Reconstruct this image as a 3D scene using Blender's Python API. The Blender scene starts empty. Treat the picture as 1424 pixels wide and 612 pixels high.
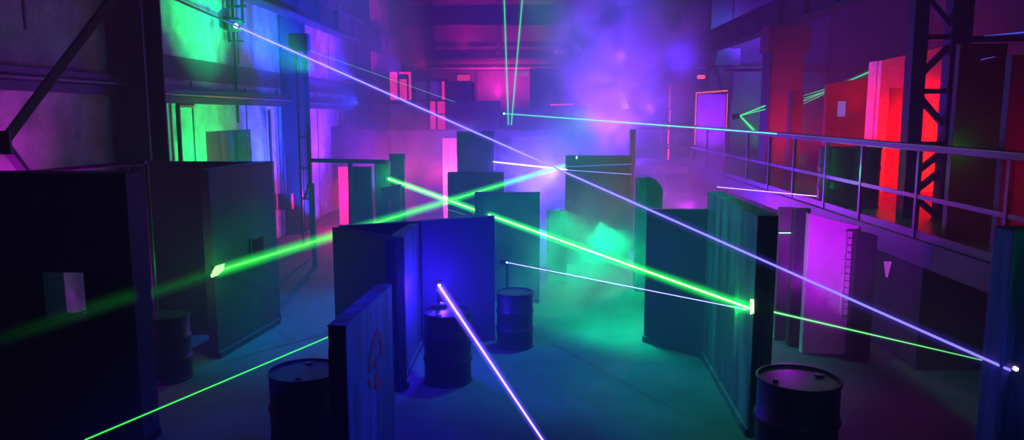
import bpy, bmesh, math, random
from mathutils import Vector, Matrix, noise
random.seed(7)
sc = bpy.context.scene
COL = sc.collection
PI = math.pi
F = 1050.0
CAMZ = 3.4
GZ = 0.3                          # ground level while building; everything is shifted down by GZ at the end
PITCH = math.radians(8.02)
YAW = math.radians(1.53)          # camera turned slightly left

# ------------------------------------------------------------------ camera
cam_d = bpy.data.cameras.new('camera'); cam = bpy.data.objects.new('camera', cam_d); COL.objects.link(cam)
cam_d.sensor_width = 36; cam_d.lens = F/1424*36; cam_d.clip_end = 200; cam_d.clip_start = 0.05
cam.location = (0, 0, CAMZ)
cam.rotation_euler = (PI/2-PITCH, 0, YAW)
sc.camera = cam
RM = cam.rotation_euler.to_matrix()

def ray(px, py):
    return RM @ Vector(((px-712)/F, -(py-306)/F, -1))
def P(px, py, Y):                  # point of the place seen at a pixel, at distance Y down the hall
    d = ray(px, py); return Vector((0, 0, CAMZ)) + d*(Y/d.y)
def X(px, Y, py=300): return P(px, py, Y).x
def Z(py, Y, px=712): return P(px, py, Y).z

# ------------------------------------------------------------------ materials
MATS = {}
def nt(name):
    m = bpy.data.materials.new(name); m.use_nodes = True
    t = m.node_tree; t.nodes.clear()
    return m, t, t.nodes.new('ShaderNodeOutputMaterial')
def surf(name, c1, c2, scale=2.0, rough=.7, metal=0.0, bump=.15, stretch=(1,1,1), c3=None, dirt=.5, spec=.4):
    m, t, out = nt(name)
    N = t.nodes.new; L = t.links.new
    b = N('ShaderNodeBsdfPrincipled'); b.inputs['Roughness'].default_value = rough
    b.inputs['Metallic'].default_value = metal; b.inputs['Specular IOR Level'].default_value = spec
    tc = N('ShaderNodeTexCoord'); mp = N('ShaderNodeMapping'); mp.inputs['Scale'].default_value = stretch
    L(tc.outputs['Object'], mp.inputs['Vector'])
    n1 = N('ShaderNodeTexNoise'); n1.inputs['Scale'].default_value = scale; n1.inputs['Detail'].default_value = 8; n1.inputs['Roughness'].default_value = .65
    L(mp.outputs[0], n1.inputs['Vector'])
    r1 = N('ShaderNodeValToRGB'); r1.color_ramp.elements[0].position = .35; r1.color_ramp.elements[1].position = .68
    r1.color_ramp.elements[0].color = (*c1, 1); r1.color_ramp.elements[1].color = (*c2, 1)
    L(n1.outputs['Fac'], r1.inputs['Fac'])
    last = r1.outputs['Color']
    if c3:
        n2 = N('ShaderNodeTexNoise'); n2.inputs['Scale'].default_value = scale*.6; n2.inputs['Detail'].default_value = 10; n2.inputs['Roughness'].default_value = .75
        mp2 = N('ShaderNodeMapping'); mp2.inputs['Location'].default_value = (7.3, 2.1, 4.4); mp2.inputs['Scale'].default_value = stretch
        L(tc.outputs['Object'], mp2.inputs['Vector']); L(mp2.outputs[0], n2.inputs['Vector'])
        r2 = N('ShaderNodeValToRGB'); r2.color_ramp.elements[0].position = .55; r2.color_ramp.elements[1].position = .63
        r2.color_ramp.elements[0].color = (0, 0, 0, 1); r2.color_ramp.elements[1].color = (dirt, dirt, dirt, 1)
        L(n2.outputs['Fac'], r2.inputs['Fac'])
        mx = N('ShaderNodeMix'); mx.data_type = 'RGBA'
        L(r2.outputs['Color'], mx.inputs['Factor']); L(last, mx.inputs['A']); mx.inputs['B'].default_value = (*c3, 1)
        last = mx.outputs['Result']
    L(last, b.inputs['Base Color'])
    bp = N('ShaderNodeBump'); bp.inputs['Strength'].default_value = bump; bp.inputs['Distance'].default_value = .025
    L(n1.outputs['Fac'], bp.inputs['Height']); L(bp.outputs[0], b.inputs['Normal'])
    L(b.outputs[0], out.inputs['Surface'])
    MATS[name] = m; return m
def emis(name, col, s):
    m, t, out = nt(name)
    e = t.nodes.new('ShaderNodeEmission'); e.inputs['Color'].default_value = (*col, 1); e.inputs['Strength'].default_value = s
    t.links.new(e.outputs[0], out.inputs['Surface']); return m

concrete = surf('wall_concrete', (.06,.06,.06), (.15,.145,.14), 1.1, .85, bump=.4, c3=(.03,.03,.03), dirt=.8)
concrete2 = surf('wall_concrete_pale', (.22,.22,.22), (.50,.50,.48), 2.2, .85, bump=.8, c3=(.07,.07,.065), dirt=.7)
band = surf('wall_band_paint', (.07,.06,.07), (.12,.10,.11), 2, .8)
floor_m = surf('floor_concrete', (.03,.035,.035), (.10,.10,.10), .8, .8, bump=.4, c3=(.05,.05,.05), dirt=.7)
steel = surf('dark_steel', (.02,.023,.03), (.045,.048,.058), 3, .5, .3)
steel2 = surf('grey_steel', (.035,.035,.042), (.075,.075,.085), 3, .45, .3)
rust = surf('painted_steel_red_oxide', (.08,.03,.025), (.15,.06,.045), 2, .6, .1, c3=(.035,.02,.02))
panel_m = surf('panel_black_paint', (.012,.015,.018), (.035,.04,.045), 1.6, .62, bump=.2, stretch=(1,1,.35), c3=(.055,.065,.065), dirt=.5)
panel_s = surf('panel_streaked_paint', (.012,.016,.016), (.15,.16,.16), 2.6, .6, bump=.5, stretch=(1.8,1.8,.25), c3=(.008,.008,.009), dirt=.95)
panel_d = surf('panel_matt_black', (.008,.009,.012), (.022,.022,.026), 1.5, .8, bump=.1)
drum_m = surf('drum_steel', (.008,.01,.01), (.028,.03,.03), 4, .42, .3, c3=(.03,.018,.012), dirt=.5)
plastic = surf('black_plastic', (.01,.01,.012), (.02,.02,.022), 8, .4)
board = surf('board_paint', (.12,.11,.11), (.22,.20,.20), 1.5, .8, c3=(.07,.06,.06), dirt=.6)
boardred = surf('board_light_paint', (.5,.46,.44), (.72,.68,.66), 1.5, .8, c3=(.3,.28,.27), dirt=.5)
deck_m = surf('platform_deck_plate', (.12,.10,.10), (.3,.25,.25), 1.5, .35, .2, c3=(.05,.05,.05))
redpaint = surf('red_spray_paint', (.30,.008,.01), (.45,.015,.02), 9, .6)
def pane_mat():
    m, t, out = nt('lit_window_film'); N = t.nodes.new; K = t.links.new
    tc = N('ShaderNodeTexCoord'); n = N('ShaderNodeTexNoise'); n.inputs['Scale'].default_value = 2.2; n.inputs['Detail'].default_value = 5; K(tc.outputs['Object'], n.inputs['Vector'])
    r = N('ShaderNodeValToRGB'); r.color_ramp.elements[0].position = .3; r.color_ramp.elements[1].position = .7
    r.color_ramp.elements[0].color = (.45,.0,.10,1); r.color_ramp.elements[1].color = (1,.02,.32,1); K(n.outputs['Fac'], r.inputs['Fac'])
    e = N('ShaderNodeEmission'); e.inputs['Strength'].default_value = 1.5; K(r.outputs[0], e.inputs['Color']); K(e.outputs[0], out.inputs['Surface']); return m
glow_pane = pane_mat()
glassy = surf('window_pane_film', (.5,.45,.5), (.7,.6,.68), 5, .35)

# ------------------------------------------------------------------ object helpers
def tag(o, label=None, cat=None, group=None, kind=None):
    if label: o['label'] = label
    if cat: o['category'] = cat
    if group: o['group'] = group
    if kind: o['kind'] = kind
    return o
def empty(name, loc, label, cat, group=None, rz=0):
    o = bpy.data.objects.new(name, None); COL.objects.link(o); o.location = loc; o.rotation_euler = (0, 0, rz)
    o.empty_display_size = .1
    return tag(o, label, cat, group)
class MB:
    def __init__(s): s.v = []; s.f = []; s.m = []
    def add(s, vs, fs):
        n = len(s.v); s.v += [tuple(v) for v in vs]; s.f += [tuple(i+n for i in f) for f in fs]
    def box(s, a, b):
        x0, y0, z0 = (min(a[i], b[i]) for i in range(3)); x1, y1, z1 = (max(a[i], b[i]) for i in range(3))
        s.add([(x0,y0,z0),(x1,y0,z0),(x1,y1,z0),(x0,y1,z0),(x0,y0,z1),(x1,y0,z1),(x1,y1,z1),(x0,y1,z1)],
              [(0,3,2,1),(4,5,6,7),(0,1,5,4),(1,2,6,5),(2,3,7,6),(3,0,4,7)]); return s
    def bar(s, a, b, w, h, up=(0,0,1)):        # box bar from a to b, w sideways, h along up
        a = Vector(a); b = Vector(b); d = (b-a).normalized(); up = Vector(up)
        side = d.cross(up)
        if side.length < 1e-4: side = d.cross(Vector((0,1,0)))
        side.normalize(); u = side.cross(d).normalized()
        vs = [p+side*i*w/2+u*j*h/2 for p in (a, b) for i, j in ((-1,-1),(1,-1),(1,1),(-1,1))]
        s.add(vs, [(3,2,1,0),(4,5,6,7),(0,1,5,4),(1,2,6,5),(2,3,7,6),(3,0,4,7)]); return s
    def tube(s, a, b, r, n=12, r2=None):
        a = Vector(a); b = Vector(b); d = (b-a).normalized()
        q = d.to_track_quat('Z', 'Y'); r2 = r if r2 is None else r2
        vs = []
        for p, rr in ((a, r), (b, r2)):
            for k in range(n):
                an = 2*PI*k/n; vs.append(p + q @ Vector((math.cos(an)*rr, math.sin(an)*rr, 0)))
        fs = [(k, (k+1) % n, n+(k+1) % n, n+k) for k in range(n)] + [tuple(range(n-1, -1, -1)), tuple(range(n, 2*n))]
        s.add(vs, fs); return s
    def lathe(s, prof, n=40, c=(0,0,0)):
        vs = []
        for r, z in prof:
            for k in range(n):
                an = 2*PI*k/n; vs.append((c[0]+r*math.cos(an), c[1]+r*math.sin(an), c[2]+z))
        fs = []
        for i in range(len(prof)-1):
            for k in range(n): fs.append((i*n+k, i*n+(k+1) % n, (i+1)*n+(k+1) % n, (i+1)*n+k))
        fs.append(tuple(range(n-1, -1, -1))); fs.append(tuple(range((len(prof)-1)*n, len(prof)*n)))
        s.add(vs, fs); return s
    def extrude(s, poly, p0, ux, uz, n, t):    # polygon (u,v) on axes ux,uz from p0, thickness t along n
        p0 = Vector(p0); ux = Vector(ux); uz = Vector(uz); n = Vector(n)
        k = len(poly)
        vs = [p0+ux*u+uz*v for u, v in poly] + [p0+ux*u+uz*v+n*t for u, v in poly]
        s.add(vs, [tuple(range(k)), tuple(range(2*k-1, k-1, -1))] + [(i, i+k, (i+1) % k+k, (i+1) % k) for i in range(k)]); return s
    def build(s, name, mat, parent=None, bevel=0, smooth=False, loc=None):
        me = bpy.data.meshes.new(name)
        off = Vector(loc) if loc is not None else Vector((0,0,0))
        me.from_pydata([tuple(Vector(v)-off) for v in s.v], [], s.f); me.materials.append(mat)
        bm = bmesh.new(); bm.from_mesh(me); bmesh.ops.recalc_face_normals(bm, faces=bm.faces); bm.to_mesh(me); bm.free()
        o = bpy.data.objects.new(name, me); COL.objects.link(o); o.location = off
        if parent: o.parent = parent
        if bevel:
            md = o.modifiers.new('bevel', 'BEVEL'); md.width = bevel; md.segments = 2; md.limit_method = 'ANGLE'
        if smooth:
            for p in me.polygons: p.use_smooth = True
            try: me.set_sharp_from_angle(angle=math.radians(35))
            except Exception: pass
        return o
def struct(name, mb, mat, **k):
    return tag(mb.build(name, mat, **k), kind='structure')
def tree_copy(o, parent=None, loc=None, rz=None):
    c = o.copy(); COL.objects.link(c)
    if parent: c.parent = parent
    if loc is not None: c.location = loc
    if rz is not None: c.rotation_euler = (0, 0, rz)
    for ch in [x for x in bpy.data.objects if x.parent == o and x is not c]:
        tree_copy(ch, c)
    return c

# ------------------------------------------------------------------ lights
def srgb(r, g, b): return tuple((c/255)**2.2 for c in (r, g, b))
def point(col, e, loc, r=.04):
    d = bpy.data.lights.new('lamp', 'POINT'); d.color = col; d.energy = e; d.shadow_soft_size = r
    o = bpy.data.objects.new('lamp', d); COL.objects.link(o); o.location = loc; return o
def spot(col, e, loc, to, ang=60, blend=.8, r=.08):
    d = bpy.data.lights.new('spot_lamp', 'SPOT'); d.color = col; d.energy = e; d.shadow_soft_size = r
    d.spot_size = math.radians(ang); d.spot_blend = blend
    o = bpy.data.objects.new('spot_lamp', d); COL.objects.link(o); o.location = loc
    o.rotation_euler = (Vector(to)-Vector(loc)).to_track_quat('-Z', 'Y').to_euler(); return o

#=SETTING=
LW = -6.4; RW = 12.5; BW = 36.0; CH = 8.6; PLZ = 1.9
struct('floor', MB().box((LW-.3, -2, GZ-.2), (RW+.3, BW+.3, GZ)), floor_m)
struct('ceiling', MB().box((LW-.3, -2, CH), (RW+.3, BW+.3, CH+.2)), concrete)
# left wall with two recessed openings
def wall_left():
    mb = MB()
    y_cuts = [(12.9, 20.6, Z(225,15.2,315), Z(172,15.2,315), X)]
    def seg(y0, y1, z0, z1): mb.box((LW-.3, y0, z0), (LW, y1, z1))
    # opening A (dark doorway in the green bay), opening B (bay beyond)
    A = (14.72, 17.1, 1.9, 3.05); B = (24.0, 26.6, 1.3, 3.0)
    ys = -2
    for (a0, a1, z0, z1) in (A, B):
        seg(ys, a0, GZ, CH); seg(a0, a1, GZ, z0); seg(a0, a1, z1, CH); ys = a1
    seg(ys, BW, GZ, CH)
    return mb
struct('wall_left', wall_left(), concrete2)
tag(MB().box((LW-.5, 14.5, 1.8), (LW-.32, 17.3, 3.2)).build('trim_1', panel_m), kind='structure')
tag(MB().box((LW-.5, 23.8, 1.2), (LW-.32, 26.8, 3.2)).build('trim_2', panel_m), kind='structure')
struct('wall_back', MB().box((LW-.3, BW, GZ), (RW+.3, BW+.3, CH)), concrete)
struct('wall_right', MB().box((RW, -2, GZ), (RW+.3, BW, CH)), concrete)
# painted band and joints on the left wall
tag(MB().box((LW, 12.6, 4.02), (LW+.02, 35.5, 4.42)).build('trim_3', band), kind='structure')
j = MB()
for y in (14.2, 16.9, 19, 22.5, 25.2, 29.5, 31.6): j.box((LW, y-.02, GZ), (LW+.012, y+.02, 4.0)); 
for y in (9.6, 16.6, 24.0, 30.8): j.box((LW, y-.02, 4.45), (LW+.012, y+.02, CH))
j.box((LW, -2, 6.6), (LW+.012, BW, 6.64))
tag(j.build('trim_4', panel_m), kind='structure')

# left wall girts: double steel angle with pipe
def girt(y0, y1, z, label):
    g = empty('wall_girt', (LW, y0, z), label, 'girt', None)
    MB().box((0,0,.10),(.22,y1-y0,.14)).box((.20,0,0),(.24,y1-y0,.14)).build('angle_bar', steel2, g)
    MB().box((0,0,-.14),(.18,y1-y0,-.02)).build('channel', steel, g)
    MB().tube((.30,0,.02),(.30,y1-y0,.02),.035).build('conduit_pipe', steel2, g)
    return g
girt(-1, 11.4, 3.82, 'horizontal steel girt with pipe on the purple wall left of the big column')
girt(12.3, 19.2, 3.72, 'horizontal steel girt with pipe across the green and blue wall')
girt(19.8, 27.3, 3.68, 'horizontal steel girt on the violet wall right of the lattice ladder')

# left columns (H section)
def hcol(name, x, y, w, d, z0, z1, mat, label, group=None, face='x'):
    c = empty(name, (x, y, z0), label, 'column', group)
    t = .05
    MB().box((-w/2,-d/2,0),(w/2,-d/2+t,z1-z0)).build('flange', mat, c, bevel=.006)
    MB().box((-w/2,d/2-t,0),(w/2,d/2,z1-z0)).build('flange', mat, c, bevel=.006)
    MB().box((-t/2,-d/2+t,0),(t/2,d/2-t,z1-z0)).build('web', mat, c)
    MB().box((-w/2-.08,-d/2-.08,0),(w/2+.08,d/2+.08,.04)).build('base_plate', mat, c, bevel=.005)
    return c
hcol('steel_column', -6.08, 11.7, .52, .62, GZ, CH, steel, 'wide dark steel column between the purple and green walls at left')
hcol('steel_column', -6.1, 19.5, .5, .5, GZ, CH, steel, 'blue-lit steel column behind the lattice ladder')
hcol('steel_column', -6.1, 27.5, .5, .5, GZ, CH, steel, 'steel column beside the pink windows at far left')
hcol('steel_column', -6.1, 34.6, .5, .5, GZ, CH, steel, 'farthest left steel column near the back corner')

# crane beams
def crane(name, x, y0, y1, z0, z1, mat, label):
    c = empty(name, (x, y0, z0), label, 'crane beam'); L = y1-y0; H = z1-z0
    MB().box((-.2,0,0),(.2,L,.05)).build('bottom_flange', mat, c, bevel=.005)
    MB().box((-.2,0,H-.05),(.2,L,H)).build('top_flange', mat, c, bevel=.005)
    w = MB().box((-.03,0,.05),(.03,L,H-.05))
    k = 1.2
    while k < L: w.box((-.16,k,.05),(.16,k+.02,H-.05)); k += 1.9
    w.build('web', mat, c)
    MB().box((-.04,0,H),(.04,L,H+.09)).build('rail', steel2, c)
    return c
crane('crane_beam', -5.75, 2, 35.6, 5.7, 6.4, steel, 'long steel crane beam along the left wall above the laser')
crane('crane_beam', 6.55, 4, 35.6, 5.65, 6.35, steel, 'long steel crane beam on the right above the railing')

# lattice ladder post in front of the 2nd column
lp = empty('lattice_post', (X(427,17.5), 17.5, GZ), 'blue lattice post with rungs in front of the left wall', 'post')
MB().bar((-.11,0,0),(-.11,0,4.85),.05,.06,(0,1,0)).build('rail', steel, lp)
MB().bar((.11,0,0),(.11,0,4.85),.09,.06,(0,1,0)).build('rail', steel, lp)
zz = .4
while zz < 4.4:
    MB().bar((-.1,0,zz),(.1,0,zz),.04,.04).build('rung', steel, lp); zz += .72
MB().box((-.25,-.12,4.5),(.2,.12,4.9)).build('bracket', steel, lp, bevel=.01)

# X bracing at the near left
xb = empty('cross_brace', (-5.5, 8, 0), 'dark diagonal steel brace in front of the purple wall', 'brace')
a = P(157,-6,9.0); n0 = P(3,198,7.6); b0 = P(40,246,8.6); c0 = P(-40,250,7.2)
def rel(v, o): return Vector(v)-o.location
MB().bar(rel(a,xb), rel(n0,xb), .09, .05).bar(rel(a,xb)+Vector((.05,0,.03)), rel(n0,xb)+Vector((.05,0,.03)), .02,.09).build('diagonal', steel, xb)
MB().bar(rel(n0,xb), rel(b0,xb), .09, .07).build('diagonal', steel, xb)
MB().bar(rel(n0,xb), rel(c0,xb), .09, .07).build('diagonal', steel, xb)
MB().bar(rel(n0,xb)-Vector((.0,.03,.12)), rel(n0,xb)+Vector((0,-.03,.12)), .22, .03,(0,1,0)).build('gusset', steel, xb)

# handrail behind the near left barrier
hr = empty('guard_rail', (0,0,0), 'low purple-lit steel guard rail behind the black barrier at far left', 'railing')
hy = 8.6
p1 = P(35,241,hy); p2 = P(176,228,hy); p3 = P(203,227,hy)
MB().tube(p1,p2,.03).tube(p2,p3,.03).build('top_rail', steel2, hr)
MB().tube(P(176,258,hy),P(204,257,hy),.02).build('mid_rail', steel2, hr)
MB().tube((p2.x,hy,GZ),p2,.028).build('post', steel2, hr)
MB().tube((p3.x,hy,GZ),p3,.028).build('post', steel2, hr)

# wires / pipes on left wall
pw = MB()
pw.tube((LW+.08,16.2,3.2),(LW+.08,16.2,6.6),.03)
tag(pw.build('wall_pipe', steel), 'thin vertical pipe fixed on the green-lit wall', 'pipe')
tag(MB().tube((LW+.1,13.4,GZ),(LW+.1,13.4,3.55),.04).tube((LW+.1,13.4,3.55),(LW+.1,14.0,3.55),.04).build('drain_pipe', steel), 'dark drain pipe on the green wall left of the dark opening', 'pipe')
tag(MB().tube((-6.0,12,5.35),(-5.8,16.5,5.02),.02).build('cable', plastic), 'slack cable running from the column to the laser projector', 'cable')
tag(MB().tube((LW+.1,18.1,GZ),(LW+.1,18.1,3.5),.035).build('drain_pipe', steel), 'thin drain pipe on the blue wall beside the ladder post', 'pipe')
eb = empty('electrical_box', P(391,280,18.6)+Vector((.12,0,0)), 'small blue-lit electrical box near the foot of the ladder post', 'box')
MB().box((-.17,-.1,-.2),(.17,.1,.2)).build('box_body', steel2, eb, bevel=.01)
MB().box((-.15,-.12,-.18),(.15,-.1,.18)).build('cover', steel2, eb, bevel=.005)
MB().tube((0,0,.2),(0,0,1.6),.025).build('conduit', steel, eb)

#=BARRIERS=
def barrier(p0, p1, zt, th, mat, label, zb=None, hole=None, side=1, zt2=None, cat='barrier', name='maze_barrier', group=None, cap=True, foot=True):
    """free-standing wall section from p0 to p1 (x,y), top height zt (zt2 at p1). hole=(u0,u1,z0,z1) along its length."""
    a = Vector((p0[0], p0[1], 0)); b = Vector((p1[0], p1[1], 0)); L = (b-a).length
    ang = math.atan2(b.y-a.y, b.x-a.x)
    zb = GZ if zb is None else zb
    o = empty(name, (a.x, a.y, zb), label, cat, group, ang)
    zt2 = zt if zt2 is None else zt2
    H = zt-zb; H2 = zt2-zb
    mb = MB(); t0, t1 = (0, th*side)
    def prism(u0, u1, z00, z01, z10, z11):
        vs = [(u0,t0,z00),(u1,t0,z10),(u1,t0,z11),(u0,t0,z01),(u0,t1,z00),(u1,t1,z10),(u1,t1,z11),(u0,t1,z01)]
        mb.add(vs, [(0,1,2,3),(7,6,5,4),(0,4,5,1),(1,5,6,2),(2,6,7,3),(3,7,4,0)])
    hz = lambda u: H+(H2-H)*u/L
    if hole:
        u0, u1, z0, z1 = hole
        z0 -= zb; z1 -= zb
        prism(0,u0,0,hz(0),0,hz(u0)); prism(u1,L,0,hz(u1),0,hz(L)); prism(u0,u1,0,z0,0,z0); prism(u0,u1,z1,hz(u0),z1,hz(u1))
        mb.build('board', mat, o)
        fr = MB(); s = .03
        for (q0,q1) in (((u0,z0),(u1,z0)),((u0,z1),(u1,z1)),((u0,z0),(u0,z1)),((u1,z0),(u1,z1))):
            fr.bar((q0[0],t0-.01*side,q0[1]),(q1[0],t0-.01*side,q1[1]),s,s,(0,1,0))
        fr.build('opening_trim', mat, o)
    else:
        prism(0,L,0,hz(0),0,hz(L)); mb.build('board', mat, o, bevel=.008)
    if cap:
        c = MB(); e = .004; lo, hi = min(t0,t1)-e, max(t0,t1)+e
        c.add([(-e,lo,H),(L+e,lo,H2),(L+e,lo,H2+.012),(-e,lo,H+.012),(-e,hi,H),(L+e,hi,H2),(L+e,hi,H2+.012),(-e,hi,H+.012)],
              [(0,1,2,3),(7,6,5,4),(0,4,5,1),(1,5,6,2),(2,6,7,3),(3,7,4,0)])
        c.build('top_cap', mat, o, bevel=.004)
    if foot:
        c = MB(); lo, hi = min(t0,t1)-.03, max(t0,t1)+.03
        c.box((.0,lo,0),(L,hi,.08)); c.build('base_rail', mat, o, bevel=.004)
    return o
def XY(px, Y, py=300): v = P(px, py, Y); return (v.x, v.y)

# near left black barrier with a square opening
yL = 6.6
xa, xb_ = X(-60,yL,300), X(174,yL,243)
hu0, hu1 = X(62,yL,410)-xa, X(123,yL,410)-xa
barrier((xa,yL),(xb_,yL), Z(243,yL,172), .3, panel_d, 'matt black barrier with a square opening showing purple, far left foreground',
        hole=(hu0,hu1,Z(447,yL,90),Z(376,yL,90)))
# left middle V
barrier((X(196,10.9),10.9),(X(377,10.9,226),10.9), Z(226,10.9,300), .12, panel_m, 'wide dark barrier behind the drum left of the green laser hit')
b = barrier(XY(290,9.2,240),XY(378,10.85,230), Z(237,9.2,290), .12, panel_m, 'dark barrier with small square hole where the thick green laser hits its edge',
        hole=(.92,1.28,Z(360,10.2,337),Z(331,10.2,337)), side=1)

# centre group
A = XY(462,9.0,330); B = XY(550,8.1,345); C = XY(583,9.8,320); D = XY(688,10.1,310)
hc = Z(318,9.0,462)
barrier(B, A, Z(334,8.1,552), .12, panel_d, 'black angled barrier forming the left side of the central wedge', side=-1, zt2=hc)
barrier(B, C, Z(334,8.1,552), .12, panel_s, 'streaked blue-lit barrier folding back at the centre wedge beside the glowing drum', side=1, zt2=Z(312,9.8,583))
barrier((A[0]+.1,A[1]+.12), (C[0]+.02,C[1]+.1), hc, .1, panel_d, 'rear black barrier closing the triangular centre wedge', side=1, zt2=Z(309,9.9,580))
barrier((C[0]+.02,C[1]+.02), D, Z(309,9.8,583), .12, panel_m, 'broad dark blue barrier behind the violet laser emitter', side=1, zt2=Z(302,10.1,688))
# foreground fin with graffiti
fy0, fy1 = 4.55, 6.0
fx0 = X(481,fy0,455); fx1 = X(545,fy1,400)
fin = barrier((fx0,fy0),(fx1,fy1), Z(455,fy0,468), .115, panel_s, 'foreground barrier with a red spray-painted letter on its streaked side', side=1, zt2=Z(397,fy1,540))
# right L
ry0, ry1 = 7.0, 9.5
rx0 = X(1054,ry0,302); rx1 = X(984,ry1,270)
barrier((rx0,ry0),(rx1,ry1), Z(302,ry0,1054), .19, panel_s, 'tall thick streaked barrier at right hit by the bright green laser', side=-1, zt2=Z(268,ry1,984))
barrier((X(899,10.1,300),10.1),(rx1+.02,9.4), Z(292,10.1,900), .12, panel_m, 'lower dark teal barrier joined to the left end of the tall streaked one', side=1, zt2=Z(293,9.4,984))
# rounded-top standing block behind
ro = empty('maze_barrier', (X(901,13,260),13,GZ), 'narrow upright block with a rounded shoulder behind the right barriers', 'barrier')
w_ = X(922,13,260)-X(901,13,260); H_ = Z(248,13,905)-GZ
MB().extrude([(0,0),(w_,0),(w_,H_-.22),(w_-.05,H_-.10),(w_-.14,H_-.02),(w_-.2,H_),(0,H_)], (0,0,0), (1,0,0), (0,0,1), (0,1,0), .3).build('board', panel_m, ro)
MB().box((-.18,0.02,0),(-.002,.28,H_-.01)).build('side_board', panel_s, ro, bevel=.01)
# centre distance
def vb(x0, x1, y, ytop, th, mat, label, **k):
    return barrier((X(x0,y,ytop),y),(X(x1,y,ytop),y), Z(ytop,y,(x0+x1)/2), th, mat, label, **k)
vb(787,878,15.5,218,.3,panel_d,'tall dark blue barrier with a small white light, right of the beam crossing')
vb(660,751,12.2,270,.25,panel_m,'dark green-lit block barrier behind the small drum in the centre')
vb(761,789,13.6,294,.2,panel_m,'low dark barrier in the green smoke between two taller ones')
vb(622,701,16.4,241,.25,panel_m,'wide stepped barrier in front of the tall grey one at centre')
vb(635,687,18.0,184,.4,panel_m,'tallest dark barrier standing in violet smoke at centre')
# left distance
vb(484,516,16.5,233,.15,panel_m,'dark teal barrier with jagged top left of the green emitter')
vb(520,541,16.9,224,.15,panel_m,'narrow taller barrier carrying the green laser emitter')
vb(541,562,17.8,215,.2,panel_m,'slim shadowy barrier just right of the green emitter')
hb = barrier((X(529,15.6,255),15.6),(X(557,15.6,255),15.6), Z(262,15.6,530), .08, board, 'small pale board with a rounded peephole below the green emitter', zt2=Z(257,15.6,557),
        hole=(.14,.26,Z(309,15.6,540),Z(279,15.6,540)))
barrier((X(430,15.0,250),15.0),(X(436,15.0,250),15.0), Z(255,15,433), .06, board, 'thin pale-edged post board beside the lattice ladder', cap=False)
gr = empty('guard_rail', (0,0,0), 'thin dark guard rail spanning between ladder post and teal barriers', 'railing')
MB().bar(P(431,223,16.2),P(538,225,16.6),.05,.09).build('top_rail', steel, gr)
MB().bar(P(431,226,16.2)-Vector((0,0,Z(226,16.2)-GZ)),P(431,226,16.2),.05,.05,(0,1,0)).build('post', steel, gr)
MB().bar((X(487,16.4),16.4,GZ),P(487,226,16.4),.09,.07,(0,1,0)).build('post', steel, gr)
MB().bar(P(431,252,16.2),P(424,276,16.2),.05,.05,(0,1,0)).build('strut', steel, gr)

# far pale walls under the upper office
vb(543,640,23.5,181,.2,board,'large pale salmon-lit wall board under the upstairs office', cap=False)
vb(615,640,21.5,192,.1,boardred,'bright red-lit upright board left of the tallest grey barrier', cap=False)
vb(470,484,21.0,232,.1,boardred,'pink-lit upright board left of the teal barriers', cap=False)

#=OFFICE=
off = empty('upstairs_office', (0,0,0), 'upstairs office block with pink lit windows at back left', 'office')
OY = 25.0
zb_ = Z(181,OY,600)
MB().box((LW+.02,OY,zb_-.22),(X(762,OY,180),OY+3,zb_)).build('floor_slab', steel, off)
zt_ = Z(112,OY,600)
# glazed front built as frame with openings
wl, wr = X(540,OY,150), X(622,OY,150)
def quad(x0,y0,x1,y1,Y,mb,t=.08):
    a = P(x0,y1,Y); b = P(x1,y0,Y); mb.box((a.x,Y,a.z),(b.x,Y+t,b.z)); return mb
quad(575,112,597,180,OY,MB()).build('wall_board', board, off)
quad(540,145,576,180,OY+.02,MB()).build('wall_board', board, off)
quad(597,112,614,140,OY+.03,MB()).build('wall_board', board, off)
fr = MB()
for (x0,y0,x1,y1) in ((538,98,541,181),(594,112,597,181),(619,110,622,181),(538,139,622,141),(576,110,622,113),(573,98,577,181)):
    quad(x0,y0,x1,y1,OY-.05,fr,.12)
fr.build('window_frame', steel, off)
quad(541,100,575,140,OY+.25,MB(),.04).build('window_pane', glow_pane, off)
quad(597,140,620,180,OY+.25,MB(),.04).build('window_pane', glow_pane, off)
quad(612,112,620,140,OY+.25,MB(),.04).build('window_pane', glow_pane, off)
for (x0,y0,x1,y1) in ((606,140,608,180),(597,158,620,160),(553,100,555,140),(566,104,568,140),(553,103,567,110)):
    quad(x0,y0,x1,y1,OY-.02,MB(),.05).build('glazing_bar', steel, off)
# crates upstairs
def crate(x0,y0,x1,y1,Y,d,mat,label,slats=True):
    a = P(x0,y1,Y); b = P(x1,y0,Y); mat = panel_d
    c = empty('storage_cabinet', (a.x,Y,zb_), label, 'cabinet')
    w = b.x-a.x; h = b.z-zb_
    MB().box((0,0,0),(w,d,h)).build('body', mat, c, bevel=.01)
    e = MB()
    for q in ((0,0,w,.05),(0,h-.05,w,h),(0,0,.05,h),(w-.05,0,w,h)): e.box((q[0],-.03,q[1]),(q[2],0,q[3]))
    if slats:
        k = .2
        while k < h-.1: e.box((.05,-.02,k),(w-.05,0,k+.04)); k += .18
    else: e.box((0,-.03,h*.52),(w,0,h*.56))
    e.build('front_frame', steel, c)
    return c
crate(620,113,656,180,OY-.3,1.2,panel_m,'tall dark blue cabinet upstairs beside the lit window',False)
crate(657,140,694,180,OY-.25,1.0,steel,'low slatted cabinet upstairs left of the green laser source')
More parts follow.
